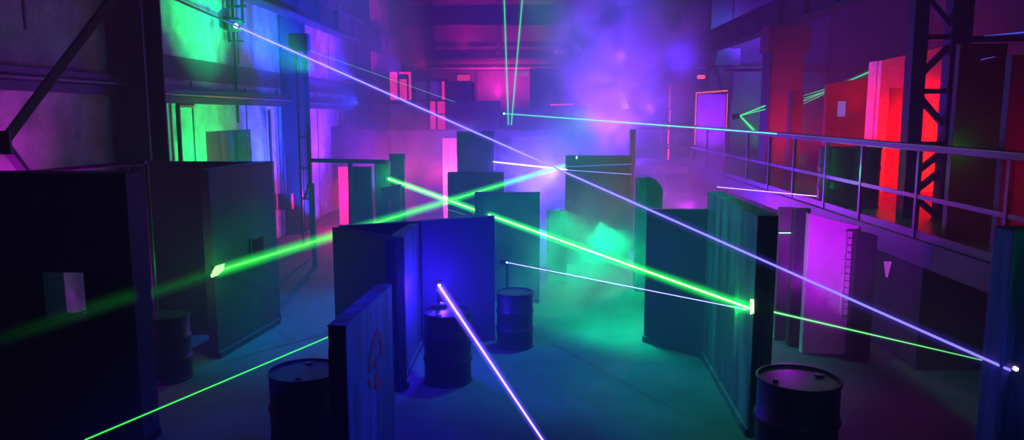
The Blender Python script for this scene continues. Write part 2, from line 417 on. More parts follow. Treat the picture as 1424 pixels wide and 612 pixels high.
# back wall features
tag(quad(636,104,653,112,35.8,MB(),.1).build('wall_lamp', emis('pink_lamp',(1,.03,.18),1.1)), 'small pink lit panel above the dark cabinet upstairs', 'lamp')
bw = empty('wall_girder', (0,BW-.4,0), 'horizontal steel girders crossing the back wall, pink-edged', 'girder')
def hb_(y0, y1, name, mat, x0=560, x1=1010, Y=35.2, t=.25):
    a = P(x0,y1,Y); b = P(x1,y0,Y); MB().box((a.x,Y-bw.location.y,a.z),(b.x,Y+t-bw.location.y,b.z)).build(name, mat, bw)
hb_(84,97,'channel',rust); hb_(80.5,84,'flange',steel2,t=.1,Y=35.0); hb_(94.5,96,'flange',boardred,t=.1,Y=34.9)  # lower flange paled: its pink-lit line is put into the colour
ub = empty('roof_girder', (0,33,0), 'deep dark roof girder spanning the hall below the ceiling', 'girder')
a = P(558,33,33); b = P(1040,8,33)
MB().box((a.x,-.05,a.z),(b.x,.05,b.z)).build('web', steel, ub)
MB().box((a.x,-.2,a.z-.06),(b.x,.2,a.z)).build('bottom_flange', steel, ub)
MB().box((a.x,-.2,b.z),(b.x,.2,b.z+.06)).build('top_flange', steel, ub)
for i, px in enumerate((600,693,795,925,960)):
    a = P(px,86,35.5); 
    tag(MB().box((a.x-.1,35.6,a.z),(a.x+.1,35.9,CH)).build('trim_%d'%(5+i), steel2), kind='structure')
for i,(x0,y0,x1,y1) in enumerate(((770,68,788,84),)):
    tag(quad(x0,y0,x1,y1,35.7,MB(),.1).build('window_1', boardred), kind='structure')
# back mid boards with small pale marks
sg = empty('notice_board', P(712,100,35.87), 'grey board with a faint row of pale marks above the green source', 'board')
o = quad(664,98,737,150,35.87,MB(),.1).build('board', board, sg); o.location = -sg.location
for i,(x0,x1,y0,y1) in enumerate(((711,714,101,103),(716,719,100,104),(721,722,100,103),(724,727,101,104),(729,731,100,104),(732,735,101,104))):
    o = quad(x0,y0,x1,y1,35.84,MB(),.03).build('pale_mark', emis('pale_mark',(.5,.4,.6),.5), sg); o.location = -sg.location  # marks emit faintly; their brightness is put into the material
vb(737,800,31,95,.1,panel_m,'dark tall board with a pink edge at the back centre', cap=False)
vb(712,762,27.5,150,.1,board,'grey back wall board right of the green laser source', cap=False)
vb(928,964,30,118,.15,rust,'reddish tall board left of the neon-edged door', cap=False)
vb(800,930,33,100,.1,board,'wide grey board in violet smoke at the back', cap=False)

#=RIGHT SIDE=
hcol('steel_column', X(1000,29,60), 29, .75, .5, GZ, CH, steel, 'far right steel column under the crane beam beside the neon door')
MB()
kb = empty('column_bracket', P(1000,80,28.6), 'dark bracket block under the crane beam on the far column', 'bracket')
MB().box((-.7,-.3,-.3),(.7,.0,.3)).extrude([(-.1,-.3),(.5,-.3),(.5,-1.6),(.3,-1.6)],(0,-.2,0),(1,0,0),(0,0,1),(0,1,0),.15).build('bracket_body', steel, kb)
rc = empty('steel_column', (X(1089,20,100),20,GZ), 'broad red-lit column under the crane beam on the right', 'column')
wc = X(1112,20,100)-X(1066,20,100)
MB().box((-wc/2,-.3,0),(wc/2,.3,5.3)).build('shaft', rust, rc, bevel=.02)
MB().box((-wc/2-.1,-.36,4.65),(wc/2+.1,.36,5.32)).build('capital', rust, rc, bevel=.02)
MB().box((-wc/2-.02,-.33,1.6),(-wc/2+.04,.33,4.65)).build('edge_angle', steel, rc)
# lattice column on the platform
tc = empty('lattice_column', (0,11,0), 'heavy black lattice column standing on the right platform', 'column')
def lp_(px,py,Y=11): v = P(px,py,Y); v.y -= 11; return v
def chord(pt, pb, w, d, name='chord'):
    MB().bar(lp_(*pt), lp_(*pb), w, d, (0,1,0)).build(name, steel, tc, bevel=.006)
chord((1284,-30),(1262,306),.17,.16); chord((1273,-30),(1252,306),.05,.22,'flange')
chord((1340,-30),(1313,308),.30,.14); chord((1326,-30),(1302,308),.05,.22,'flange')
ys = [(1290,45,1322,2),(1290,50,1318,50),(1288,58,1316,100),(1284,98,1320,60),(1285,128,1312,128),(1282,135,1312,178),(1278,235,1310,200),(1278,262,1308,235),(1276,268,1305,303),(1284,178,1308,190)]
ys = [(1285,-8,1326,42),(1284,52,1326,52),(1280,104,1326,58),(1278,127,1322,127),(1276,132,1322,186),(1272,200,1318,200),(1270,243,1318,205),(1270,268,1312,234),(1268,270,1308,306)]
for (x0,y0,x1,y1) in ys:
    MB().bar(lp_(x0,y0), lp_(x1,y1), .07, .1, (0,1,0)).build('lacing_bar', steel, tc)
MB().box(lp_(1244,304)-Vector((0,.25,.0)), lp_(1326,304)+Vector((0,.25,-.06))).build('base_plate', steel, tc)

# platform
plf = empty('raised_platform', (4.62,6.6,0), 'raised steel platform with deck on the right side', 'platform')
def rp(v): return Vector(v)-plf.location
PY1 = 22.0
MB().box(rp((4.62,6.4,PLZ-.06)), rp((RW-.02,PY1,PLZ))).build('deck', deck_m, plf)
MB().box(rp((4.55,6.4,PLZ-.28)), rp((4.64,PY1,PLZ+.02))).build('edge_beam', steel, plf, bevel=.008)
MB().box(rp((1.9,PY1,PLZ-.25)), rp((4.6,PY1+.1,PLZ))).build('edge_beam', steel2, plf)
MB().box(rp((1.9,PY1+.1,PLZ-.1)), rp((RW-.02,30.9,PLZ))).build('deck', deck_m, plf)
for y in (8,9.6,11.2,12.8,14.4,16): MB().box(rp((4.7,y,PLZ-.22)), rp((9,y+.1,PLZ-.06))).build('joist', steel, plf)
for (px,py) in ((4.9,9.4),(4.9,13.6),(4.9,18.5),(7.5,9.4),(7.5,13.6)):
    MB().box(rp((px-.09,py-.09,GZ)), rp((px+.09,py+.09,PLZ-.06))).build('support_post', steel, plf)
# railing
rl = empty('platform_railing', (4.6,6.5,PLZ), 'long steel railing with green-lit top along the right platform edge', 'railing')
def rr(v): return Vector(v)-rl.location
MB().bar(rr((4.6,6.4,3.0)), rr((4.6,PY1,3.02)), .07, .09).build('top_rail', steel2, rl, bevel=.01)
MB().bar(rr((4.6,6.4,2.42)), rr((4.6,PY1,2.44)), .035, .05).build('mid_rail', steel2, rl)
MB().box(rr((4.59,6.4,PLZ+.02)), rr((4.61,PY1,PLZ+.12))).build('toe_board', steel2, rl)
for y in (7.38,9.1,10.65,11.95,13.4,14.8,16.3,18.2,20.1,21.9):
    MB().bar(rr((4.6,y,PLZ)), rr((4.6,y,2.98)), .05, .05, (0,1,0)).build('post', steel2, rl)
r2 = empty('platform_railing', (3.3,PY1,PLZ), 'far railing crossing in the purple haze below the neon door', 'railing')
def r2r(v): return Vector(v)-r2.location
MB().bar(r2r((2.95,PY1,2.98)), r2r((4.58,PY1,2.98)), .06, .07).build('top_rail', steel2, r2)
MB().bar(r2r((2.95,PY1,2.42)), r2r((4.58,PY1,2.42)), .035, .05).build('mid_rail', steel2, r2)
for x in (2.98,3.75): MB().bar(r2r((x,PY1,PLZ)), r2r((x,PY1,2.98)), .05, .05, (0,1,0)).build('post', steel2, r2)
pp = P(880,180,17)
tag(MB().bar((pp.x,17,GZ), pp, .12,.12,(0,1,0)).build('standing_post', steel, bevel=.01), 'single slim grey post standing right of the blue barrier', 'post')

# red box room on platform
def pbar(x0,x1,y,yt,th,mat,label,**k):
    return barrier((X(x0,y,yt),y),(X(x1,y,yt),y), Z(yt,y,x0), th, mat, label, zb=PLZ, foot=False, **k)
rb = empty('red_lit_booth', (X(1222,14.8,150),14.8,PLZ), 'booth wall glowing red with a tall recessed door, behind the lattice column', 'booth')
H0 = Z(84,14.8,1222)-PLZ; W0 = X(1336,14.8,150)-X(1222,14.8,150); H1 = Z(58,14.8,1336)-PLZ
du0 = X(1232,14.8,200)-rb.location.x; du1 = X(1285,14.8,200)-rb.location.x; dh = Z(122,14.8,1255)-PLZ
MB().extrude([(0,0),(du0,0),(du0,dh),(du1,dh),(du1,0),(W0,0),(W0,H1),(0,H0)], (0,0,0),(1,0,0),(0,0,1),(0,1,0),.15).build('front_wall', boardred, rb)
MB().box((du0,.12,0),(du1,.16,dh)).build('door', board, rb)
MB().box((-.02,.15,0),(.1,.5,H0)).build('side_wall', boardred, rb)
pbar(1150,1221,16.5,118,.12,rust,'dark red barrier on the platform with a small lit window', zt2=Z(106,16.5,1221), hole=(.23,.46,Z(163,16.5,1172),Z(140,16.5,1172)))
pbar(1100,1118,17.2,128,.2,panel_m,'narrow dark barrier beside the broad red column on the platform')
pbar(1336,1402,9.0,62,.1,rust,'big dark barrier on the platform right of the lattice column')
pbar(1408,1470,7.6,78,.1,board,'pink and red lit barrier at the far right edge')
wp = P(1172,152,16.45)
tag(MB().box((wp.x-.1,16.56,wp.z-.17),(wp.x+.1,16.58,wp.z+.17)).build('window_glow_pane', emis('lit_violet',(.30,.12,.6),.9)), 'violet glowing pane added behind the small window hole in the dark red barrier', 'window')  # added emissive pane stands in for violet light inside the hole
# right back wall features
tag(MB().box((6,24.0,Z(99,24,1150)),(RW,24.2,Z(95,24,1150))).build('wall_girt', rust), 'thin red girt crossing behind the broad column on the right', 'girt')
tag(MB().box((6.6,30.5,Z(88,30.5,1050)),(RW,30.7,Z(85,30.5,1050))).build('wall_girt', steel2), 'pale girt on the far right wall between the two columns', 'girt')
tag(MB().bar(P(1335,55,11.2),P(1430,53,11.2),.05,.09).build('tie_bar', steel), 'thin horizontal tie bar right of the lattice column', 'bar')
# right partition wall beyond columns
struct('wall_partition', MB().box((X(1018,31,100),31,GZ),(RW,31.2,CH)), concrete)
j = MB()
for px in (1085,1115,1155,1195,1235,1300): 
    x = X(px,30.9,60); j.box((x-.05,30.85,2),(x+.05,31,CH))
tag(j.build('trim_12', steel), kind='structure')

# neon-edged door
nd = empty('neon_doorway', (X(990,27,170),27,PLZ), 'tall doorway glowing violet with orange neon edging on the far right', 'doorway')
x0 = X(968,27,170)-nd.location.x; x1 = X(1008,27,170)-nd.location.x; zt = Z(131,27,990)-PLZ
neon = emis('neon_orange',(1,.12,.05),1.6)
MB().box((x0,0,0),(x1,.06,zt)).build('door_panel', boardred, nd)
MB().box((x0-.08,-.04,0),(x0,.06,zt+.08)).box((x1,-.04,0),(x1+.08,.06,zt+.08)).box((x0,-.04,zt),(x1,.06,zt+.08)).build('door_frame', steel, nd)
MB().tube((x0-.04,-.06,.4),(x0-.04,-.06,zt+.03),.02).build('neon_strip', neon, nd)
MB().tube((x0-.04,-.06,zt+.04),(x1+.04,-.06,zt+.12),.025).build('neon_strip', neon, nd)
MB().tube((x1+.04,-.06,.9),(x1+.04,-.06,zt+.03),.015).build('neon_strip', neon, nd)
ns = emis('neon_red',(1,.04,.08),1.8)
vs = MB(); 
for (y0,y1) in ((119,150),(152,170),(174,200),(202,222)): vs.tube(P(932 if y0<160 else 930,y0,23),P(931 if y0<160 else 929,y1,23),.022)
tag(vs.build('neon_tube', ns), 'thin vertical red neon strip left of the glowing doorway', 'neon light')
tag(MB().tube(P(765,146,30.95),P(797,145,30.95),.024).build('neon_tube', ns), 'short faint pink glint drawn as a glowing tube in the violet smoke', 'neon light')  # pink glint painted in as an emissive tube
wl_ = emis('violet_white_strip',(.75,.5,1),3.5)
tag(MB().extrude([(0,0),(.14,-.0),(.42,-.82),(.18,-.82)], P(857,114,24),(1,0,0),(0,0,1),(0,1,0),.03).build('light_strip', wl_), 'slanting white light strip inside the violet smoke', 'strip light')
tag(MB().bar(P(834,114,24),P(855,114,24),.02,.03).bar(P(836,114,24),P(835,143,24),.03,.03,(0,1,0)).build('light_strip', emis('violet_dim_strip',(.45,.25,1),1.6)), 'faint corner-shaped violet light strip left of the slanting one', 'strip light')
tag(MB().box(P(801,221,15.44),P(803,217,15.46)).build('indicator_lamp', emis('indicator',(.6,1,.9),2)), 'tiny white light on top of the blue barrier', 'lamp')
tag(MB().tube(P(970,107,28.2),P(980,107,28.2),.07).build('warning_lamp', emis('warn',(1,.08,.08),2)), 'small red warning lamp on the bracket by the far column', 'lamp')
# braced board beside doorway
vb2 = barrier((X(938,26.8,190),26.8),(X(966,26.8,190),26.8), Z(184,26.8,950), .05, rust, 'low board with diagonal orange stripes beside the glowing doorway', zb=PLZ, foot=False)

# below platform: magenta-lit walls
def lowb(x0,x1,y,mat,label,zt=PLZ-.3,**k):
    return barrier((X(x0,y,400),y),(X(x1,y,400),y), zt, .12, mat, label, cap=False, foot=False, **k)
lowb(1080,1102,10.2,board,'grey upright board under the platform lit by a short green line',zt=Z(289,10.2,1090))
lowb(1100,1122,9.9,steel,'dark purple strip of wall under the platform left of the magenta wall',zt=Z(290,9.9,1110))
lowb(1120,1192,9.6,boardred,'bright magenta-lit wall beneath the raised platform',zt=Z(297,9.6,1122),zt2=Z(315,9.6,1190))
lowb(1186,1216,9.3,panel_m,'dark pillar board under the platform right of the magenta wall',zt=Z(320,9.3,1186),zt2=Z(328,9.3,1216))
barrier((4.78,10.9),(4.78,9.0), PLZ-.3, .1, panel_d, 'black side wall running back under the platform edge', cap=False, foot=False, side=-1)
barrier((4.7,9.0),(6.6,9.0), PLZ-.3, .1, panel_d, 'black front wall in the deep shade beneath the near end of the platform', cap=False, foot=False)
lad = empty('wall_ladder', P(1182,380,9.5), 'bright pink ribbed strip on the magenta wall under the platform', 'ladder')
q = P(1182,440,9.5); h = P(1182,322,9.5).z - q.z; oz = q.z - lad.location.z
MB().box((-.09,0,oz),(-.06,.03,oz+h)).box((.06,0,oz),(.09,.03,oz+h)).build('rail', boardred, lad)
for k in range(12): MB().box((-.07,0,oz+h*k/12+.02),(.07,.03,oz+h*k/12+.09)).build('rung', boardred, lad)

tag(MB().extrude([(0,0),(.085,0),(.05,-.19),(.035,-.19)], P(1230,364,8.95), (1,0,0),(0,0,1),(0,1,0),.02).build('painted_light_sliver', emis('sliver',(.55,.06,.8),.7)), 'tiny emissive wedge painting pink light on the black wall under the platform', 'light')  # emissive plate stands in for a small lit patch
# near right post with laser target
np_ = empty('near_post', (X(1409,3.6,450),3.6,GZ), 'teal-lit upright post at the right edge holding the violet laser target', 'post')
zt = Z(318,3.6,1400)-GZ
MB().box((-.075,-.06,0),(.2,.1,zt)).build('upright', panel_s, np_, bevel=.01)
tz = Z(516,3.5,1405)-GZ
MB().tube((-.012,-.075,tz),(-.012,-.055,tz),.010,16).build('target_hit_disc', emis('target_glow',(.45,.35,1),7), np_)  # emissive disc paints in the violet laser hit

#=DRUMS=
def make_drum(label):
    d = empty('oil_drum', (0,0,0), label, 'drum', None)
    R, H = .29, .88
    prof = [(R,0),(R+.008,.01),(R+.008,.03),(R-.004,.04)]
    for z in (.29,.58): prof += [(R-.004,z-.035),(R+.010,z-.015),(R+.014,z),(R+.010,z+.015),(R-.004,z+.035)]
    prof += [(R-.004,H-.03),(R+.008,H-.02),(R+.008,H-.002),(R+.002,H),(R-.010,H),(R-.012,H-.02)]
    MB().lathe(prof,48).build('body', drum_m, d, smooth=True)
    MB().lathe([(R-.013,H-.03),(R-.013,H-.018),(R*.6,H-.014),(.01,H-.013)],48).build('lid', drum_m, d, smooth=True)
    MB().lathe([(.035,H-.016),(.035,H-.002),(.02,H)],16,(.17,.06,0)).build('bung', steel2, d, smooth=True)
    MB().lathe([(.02,H-.016),(.02,H-.004),(.01,H-.003)],12,(-.18,-.05,0)).build('bung', steel2, d, smooth=True)
    return d
drums = [
 (1111,5.95,522,1.12,'black oil drum in the right foreground beside the tall streaked barrier'),
 (424,6.2,516,1.05,'dark oil drum in the foreground left of the graffiti barrier'),
 (231,8.5,441,.88,'oil drum with faintly lit rim behind the black barrier at left'),
 (622,8.5,433,.95,'oil drum under the violet laser emitter in front of the blue barrier'),
 (716,9.86,405,.85,'small-looking oil drum with green-lit lid in the centre smoke'),
]
proto = make_drum(drums[0][4])
for i,(px,Y,py,sc_,lab) in enumerate(drums):
    o = proto if i == 0 else tree_copy(proto)
    o.location = (X(px,Y,py), Y, GZ); o.scale = (sc_,)*3; o.rotation_euler = (0,0,i*1.3); o['label'] = lab; o['group'] = 'oil drums in the maze'
for px,Y,lab in ((1157,12.3,'green-lit drum on the raised platform behind the railing'),(1198,12.3,'black drum beside the green-lit one on the raised platform')):
    o = tree_copy(proto); o['label'] = lab; o['group'] = 'drums on the platform'; o.location = (X(px,Y,290),Y,PLZ); o.scale = (.85,.85,1.1)

#=GRAFFITI=
def stroke(mb, pts, w, n, t=.004):
    for a, b in zip(pts, pts[1:]): mb.bar(a, b, w, t, n)
g = MB(); Lf = math.hypot(fx1-fx0, fy1-fy0)
def G(px, py):      # point on the right side of the foreground barrier, in the barrier's frame
    d = ray(px, py); n = Vector((fy1-fy0, -(fx1-fx0), 0)).normalized()
    k = (Vector((fx0,fy0,0))-Vector((0,0,CAMZ))).dot(n)/d.dot(n)
    p = Vector((0,0,CAMZ))+d*k
    return Vector(((Vector((p.x,p.y))-Vector((fx0,fy0))).length, -.004, p.z-GZ))
nv = (0,1,0)
for poly in ([(512,517),(514,490),(518.5,470),(524.7,456),(529,465),(532.5,482),(531.5,497),(528.3,494),(528.3,480),(525.2,471),(522,476),(518.5,494),(515.5,517)],
             [(520,522),(523,518),(526.5,521),(528.5,530),(526.5,541),(523,544),(520,538),(521,530)],
             [(519,508),(521,500),(525,498),(524.5,507),(521,511)], [(511,531),(514,527),(518,536),(517,541),(513,538)]):
    q = [G(*p) for p in poly]
    MB().extrude([(v.x, v.z) for v in q], (0,-.002,0), (1,0,0), (0,0,1), (0,-1,0), .003).build('graffiti', redpaint, fin)['label'] = 'red spray-painted letter stroke'
for (y0,y1,x) in ((486,560,.108),(505,545,.085),(560,585,.11)):
    g = MB().bar((-.003,x,Z(y0,fy0)-GZ),(-.003,x+.003,Z(y1,fy0)-GZ),.016,.003,(1,0,0))
    g.build('graffiti', redpaint, fin)['label'] = 'red drip on the end face'

#=BEAMS=
def beam(p, q, r0, r1, core, halo, cs, hs, label, hw=3.0, s0=1.0, s1=1.0, nz=.5, name='laser_beam'):
    """A laser beam: emissive core, and an emissive sheath painting in its glow in the haze."""
    p = Vector(p); q = Vector(q); L = (q-p).length
    o = empty(name, p, label, 'laser beam')
    o.rotation_mode = 'QUATERNION'; o.rotation_quaternion = (q-p).to_track_quat('Z','Y')
    m, t, out = nt('beam_core'); N = t.nodes.new; K = t.links.new
    e = N('ShaderNodeEmission'); e.inputs['Color'].default_value = (*core,1)
    tc_ = N('ShaderNodeTexCoord'); sx = N('ShaderNodeSeparateXYZ'); K(tc_.outputs['Object'], sx.inputs[0])
    mr = N('ShaderNodeMapRange'); mr.inputs['From Max'].default_value = L; mr.inputs['To Min'].default_value = cs*s0*2.2; mr.inputs['To Max'].default_value = cs*s1*2.2
    K(sx.outputs['Z'], mr.inputs['Value']); K(mr.outputs[0], e.inputs['Strength']); K(e.outputs[0], out.inputs['Surface'])
    MB().tube((0,0,0),(0,0,L),r0*.5,8,r1*.5).build('core', m, o)
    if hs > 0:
        m, t, out = nt('beam_glow_emission'); N = t.nodes.new; K = t.links.new
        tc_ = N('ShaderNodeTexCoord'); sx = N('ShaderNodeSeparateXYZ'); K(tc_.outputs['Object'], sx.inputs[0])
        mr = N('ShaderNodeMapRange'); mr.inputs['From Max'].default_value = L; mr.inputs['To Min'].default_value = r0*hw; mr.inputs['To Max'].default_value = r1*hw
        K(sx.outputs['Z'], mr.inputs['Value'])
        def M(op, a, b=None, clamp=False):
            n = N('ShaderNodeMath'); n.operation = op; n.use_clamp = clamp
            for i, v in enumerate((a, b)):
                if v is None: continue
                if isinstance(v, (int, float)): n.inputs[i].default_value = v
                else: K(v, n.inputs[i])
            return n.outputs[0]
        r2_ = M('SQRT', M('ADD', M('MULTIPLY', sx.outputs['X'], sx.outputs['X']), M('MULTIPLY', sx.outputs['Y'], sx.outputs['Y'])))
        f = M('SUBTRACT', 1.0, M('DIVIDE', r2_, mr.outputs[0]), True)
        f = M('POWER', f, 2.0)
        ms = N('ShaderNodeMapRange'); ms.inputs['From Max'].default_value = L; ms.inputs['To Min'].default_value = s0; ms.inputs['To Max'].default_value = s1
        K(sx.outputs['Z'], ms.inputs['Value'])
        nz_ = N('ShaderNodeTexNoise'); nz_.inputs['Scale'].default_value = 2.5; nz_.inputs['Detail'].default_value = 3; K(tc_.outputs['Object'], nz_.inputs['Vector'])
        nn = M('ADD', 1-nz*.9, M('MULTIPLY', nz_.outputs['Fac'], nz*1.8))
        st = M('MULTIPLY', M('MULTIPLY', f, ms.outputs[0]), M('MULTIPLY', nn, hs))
        e = N('ShaderNodeEmission'); e.inputs['Color'].default_value = (*halo,1); K(st, e.inputs['Strength']); K(e.outputs[0], out.inputs['Volume'])  # glow painted in as volume emission with radial falloff
        MB().tube((0,0,0),(0,0,L),r0*hw,16,r1*hw).build('glow_sheath', m, o)
    return o
VI = (.28,.12,1.0); VW = (.42,.30,1.0); GR = (.02,1,.06); GW = (.22,1,.16); BL = (.1,.15,1); CY = (.2,1,.8)
s1_ = P(328,36,15.6)
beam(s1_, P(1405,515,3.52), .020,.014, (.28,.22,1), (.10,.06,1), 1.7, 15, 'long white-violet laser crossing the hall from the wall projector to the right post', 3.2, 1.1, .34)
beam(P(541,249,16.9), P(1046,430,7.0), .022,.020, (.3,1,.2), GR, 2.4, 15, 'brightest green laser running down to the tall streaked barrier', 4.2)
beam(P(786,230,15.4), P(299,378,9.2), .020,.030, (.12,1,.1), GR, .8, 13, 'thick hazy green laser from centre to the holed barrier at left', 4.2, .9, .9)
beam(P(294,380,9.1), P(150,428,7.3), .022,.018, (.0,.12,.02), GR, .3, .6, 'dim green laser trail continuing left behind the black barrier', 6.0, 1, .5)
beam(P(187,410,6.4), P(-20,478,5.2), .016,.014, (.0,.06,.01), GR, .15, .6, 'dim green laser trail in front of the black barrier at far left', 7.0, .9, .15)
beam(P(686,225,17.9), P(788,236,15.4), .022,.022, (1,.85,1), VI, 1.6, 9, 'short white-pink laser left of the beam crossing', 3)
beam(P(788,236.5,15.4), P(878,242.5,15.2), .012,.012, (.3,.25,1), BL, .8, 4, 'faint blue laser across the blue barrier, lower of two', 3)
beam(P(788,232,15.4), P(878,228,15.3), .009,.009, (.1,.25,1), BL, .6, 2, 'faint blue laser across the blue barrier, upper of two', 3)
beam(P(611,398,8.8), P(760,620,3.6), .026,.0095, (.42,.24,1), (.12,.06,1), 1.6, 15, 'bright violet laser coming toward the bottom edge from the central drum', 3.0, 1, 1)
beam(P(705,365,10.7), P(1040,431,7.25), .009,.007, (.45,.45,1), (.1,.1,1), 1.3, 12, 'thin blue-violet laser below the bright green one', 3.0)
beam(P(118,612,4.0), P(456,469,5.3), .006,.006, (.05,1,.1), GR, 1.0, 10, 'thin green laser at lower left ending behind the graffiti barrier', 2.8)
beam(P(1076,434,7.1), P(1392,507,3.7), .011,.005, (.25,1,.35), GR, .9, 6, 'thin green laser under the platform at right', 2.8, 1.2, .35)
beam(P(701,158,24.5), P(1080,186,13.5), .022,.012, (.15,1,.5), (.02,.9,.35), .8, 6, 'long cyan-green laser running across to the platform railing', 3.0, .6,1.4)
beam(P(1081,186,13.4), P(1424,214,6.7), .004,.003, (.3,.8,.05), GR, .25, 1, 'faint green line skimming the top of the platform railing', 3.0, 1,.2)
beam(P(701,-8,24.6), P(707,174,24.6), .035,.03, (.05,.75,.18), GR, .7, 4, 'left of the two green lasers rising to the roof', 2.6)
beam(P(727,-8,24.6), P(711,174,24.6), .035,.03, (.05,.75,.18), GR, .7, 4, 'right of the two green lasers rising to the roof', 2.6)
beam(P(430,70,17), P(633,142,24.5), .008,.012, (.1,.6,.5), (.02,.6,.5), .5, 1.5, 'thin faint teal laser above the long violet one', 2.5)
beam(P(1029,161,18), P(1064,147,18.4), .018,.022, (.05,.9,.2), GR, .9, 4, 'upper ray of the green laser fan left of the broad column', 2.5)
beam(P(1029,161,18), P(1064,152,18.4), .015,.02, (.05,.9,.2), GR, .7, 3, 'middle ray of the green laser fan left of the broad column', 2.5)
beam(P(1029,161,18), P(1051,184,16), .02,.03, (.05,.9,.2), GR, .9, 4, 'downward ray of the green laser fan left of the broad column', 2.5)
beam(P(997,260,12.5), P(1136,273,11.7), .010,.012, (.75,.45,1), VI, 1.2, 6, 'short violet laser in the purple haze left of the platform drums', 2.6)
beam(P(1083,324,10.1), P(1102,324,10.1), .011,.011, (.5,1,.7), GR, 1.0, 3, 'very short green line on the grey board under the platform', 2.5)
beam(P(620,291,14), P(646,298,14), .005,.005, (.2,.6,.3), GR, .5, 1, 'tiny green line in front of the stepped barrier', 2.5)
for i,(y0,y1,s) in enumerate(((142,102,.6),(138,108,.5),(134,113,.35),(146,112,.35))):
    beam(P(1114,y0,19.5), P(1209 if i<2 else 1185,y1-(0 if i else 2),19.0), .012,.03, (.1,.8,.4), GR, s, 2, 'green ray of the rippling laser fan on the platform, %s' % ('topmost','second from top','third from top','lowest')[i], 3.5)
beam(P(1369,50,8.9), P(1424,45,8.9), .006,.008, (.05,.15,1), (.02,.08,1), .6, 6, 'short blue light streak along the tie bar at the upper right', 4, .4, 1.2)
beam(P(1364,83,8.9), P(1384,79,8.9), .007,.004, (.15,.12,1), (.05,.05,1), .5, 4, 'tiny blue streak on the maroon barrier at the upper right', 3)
# projectors
def projector(loc, d, glow, label, s=1.0):
    o = empty('laser_projector', loc, label, 'laser projector'); o.rotation_mode = 'QUATERNION'; o.rotation_quaternion = Vector(d).to_track_quat('Z','Y'); o.scale = (s,)*3
    MB().box((-.11,-.1,-.36),(.11,.1,-.03)).build('housing', plastic, o, bevel=.012)
    MB().tube((0,0,-.04),(0,0,-.005),.06,20).build('lens_ring', steel, o)
    MB().tube((0,0,-.02),(0,0,.0),.035,20).build('lens', glow, o)
    return o
gv = emis('violet_lens',(.6,.55,1),12); gg = emis('green_lens',(.3,1,.4),9)
pj = projector(s1_, P(1405,515,3.52)-s1_, gv, 'black laser projector hung from a bracket on the green wall', 1.3)
V_ = Vector
bk = empty('projector_bracket', s1_+V_((0,.24,0)), 'steel hanging bracket holding the wall laser projector', 'bracket')
MB().bar((-.27,0,.42),(.15,0,.42),.05,.05).bar((-.25,0,-.3),(-.25,0,.6),.04,.04,(0,1,0)).bar((-.27,0,-.28),(.05,0,-.28),.04,.04).bar((.0,0.15,.1),(.0,.15,.9),.05,.05,(0,1,0)).build('arm', steel, bk)
projector(P(541,249,16.85), P(1046,430,7.0)-P(541,249,16.9), gg, 'green laser emitter on the narrow teal barrier', .7)
projector(P(611,397,8.9), P(760,620,3.6)-P(611,398,8.8), gv, 'violet laser emitter glowing above the central drum', .45)
projector(P(705,365,10.75), P(1040,431,7.25)-P(705,365,10.7), gv, 'small violet laser emitter above the green-lit drum', .35)
projector(P(701,158,24.6), P(1080,186,13.5)-P(701,158,24.5), gg, 'green laser source upstairs at the back centre', .8)
projector(P(1029,161,18.0), (1,0,0.2), gg, 'green laser source of the small fan at right', .6)

for (px,py,Y,dpx,dpy,lab) in ((611,397,8.85,622,433,'thin stand carrying the violet emitter on the central drum'),(705,365,10.75,716,405,'thin stand carrying the small violet emitter behind the green-lit drum')):
    e_ = P(px,py,Y); zlow = GZ+ (.88*.95 if px==611 else 0)
    st_ = empty('emitter_stand', (e_.x, Y-.1 if px==611 else Y+.1, zlow), lab, 'stand')
    MB().tube((0,0,0),(0,0,e_.z-zlow-.05),.018).build('rod', steel, st_)
    MB().lathe([(.09,0),(.09,.015),(.03,.03)],20).build('foot_plate', steel, st_)
# laser hit spots: emissive plates painting in light where the beam lands
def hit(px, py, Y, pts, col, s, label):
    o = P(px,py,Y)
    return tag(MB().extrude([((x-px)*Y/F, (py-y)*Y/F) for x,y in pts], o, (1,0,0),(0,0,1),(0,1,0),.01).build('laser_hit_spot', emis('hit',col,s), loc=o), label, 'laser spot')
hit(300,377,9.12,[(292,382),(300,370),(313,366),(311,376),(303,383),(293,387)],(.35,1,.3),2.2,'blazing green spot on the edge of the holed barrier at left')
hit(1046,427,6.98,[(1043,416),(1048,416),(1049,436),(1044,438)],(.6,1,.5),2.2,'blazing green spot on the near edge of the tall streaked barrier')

#=LIGHTS=
V = Vector
# --- left wall washes
spot(srgb(175,0,190), 1500, (-5.5,8.3,.7), (LW, 8.3, 2.7), 84, 1)
spot(srgb(50,30,140), 5, (-3.5, 5.0, 6.5), (LW, 8.5, 5.0), 80, 1)
spot(srgb(0,255,115), 2000, (-5.2, 14.2, .9), (LW-.1, 14.6, 3.6), 80, 1)
spot(srgb(0,255,125), 1300, (-4.2, 14.8, 4.2), (LW-.1, 14.8, 5.6), 80, 1)
spot(srgb(10,60,255), 5000, (-5.2, 17.8, .9), (LW, 18.2, 4.6), 90, 1)
spot(srgb(0,60,255), 2200, (-3.6,15.6,3.6), (-6,19.5,4.2), 50, 1); spot(srgb(0,50,255), 5000, (-4.2, 17.6, 4.2), (LW, 18.4, 6.0), 80, 1)
spot(srgb(90,35,255), 5500, (-4.4, 22.5, 1.0), (LW, 22.0, 4.2), 100, 1)
spot(srgb(130,40,255), 1600, (-4.0, 23.5, 4.5), (LW, 23.5, 7), 100, 1)
spot(srgb(255,0,140), 700, (-4.0, 29.5, 5.0), (LW, 30.5, 7.4), 90, 1)
spot(srgb(255,0,110), 600, (-3.0, 33.0, 6.0), (-3.0, 34.0, 8.6), 100, 1)
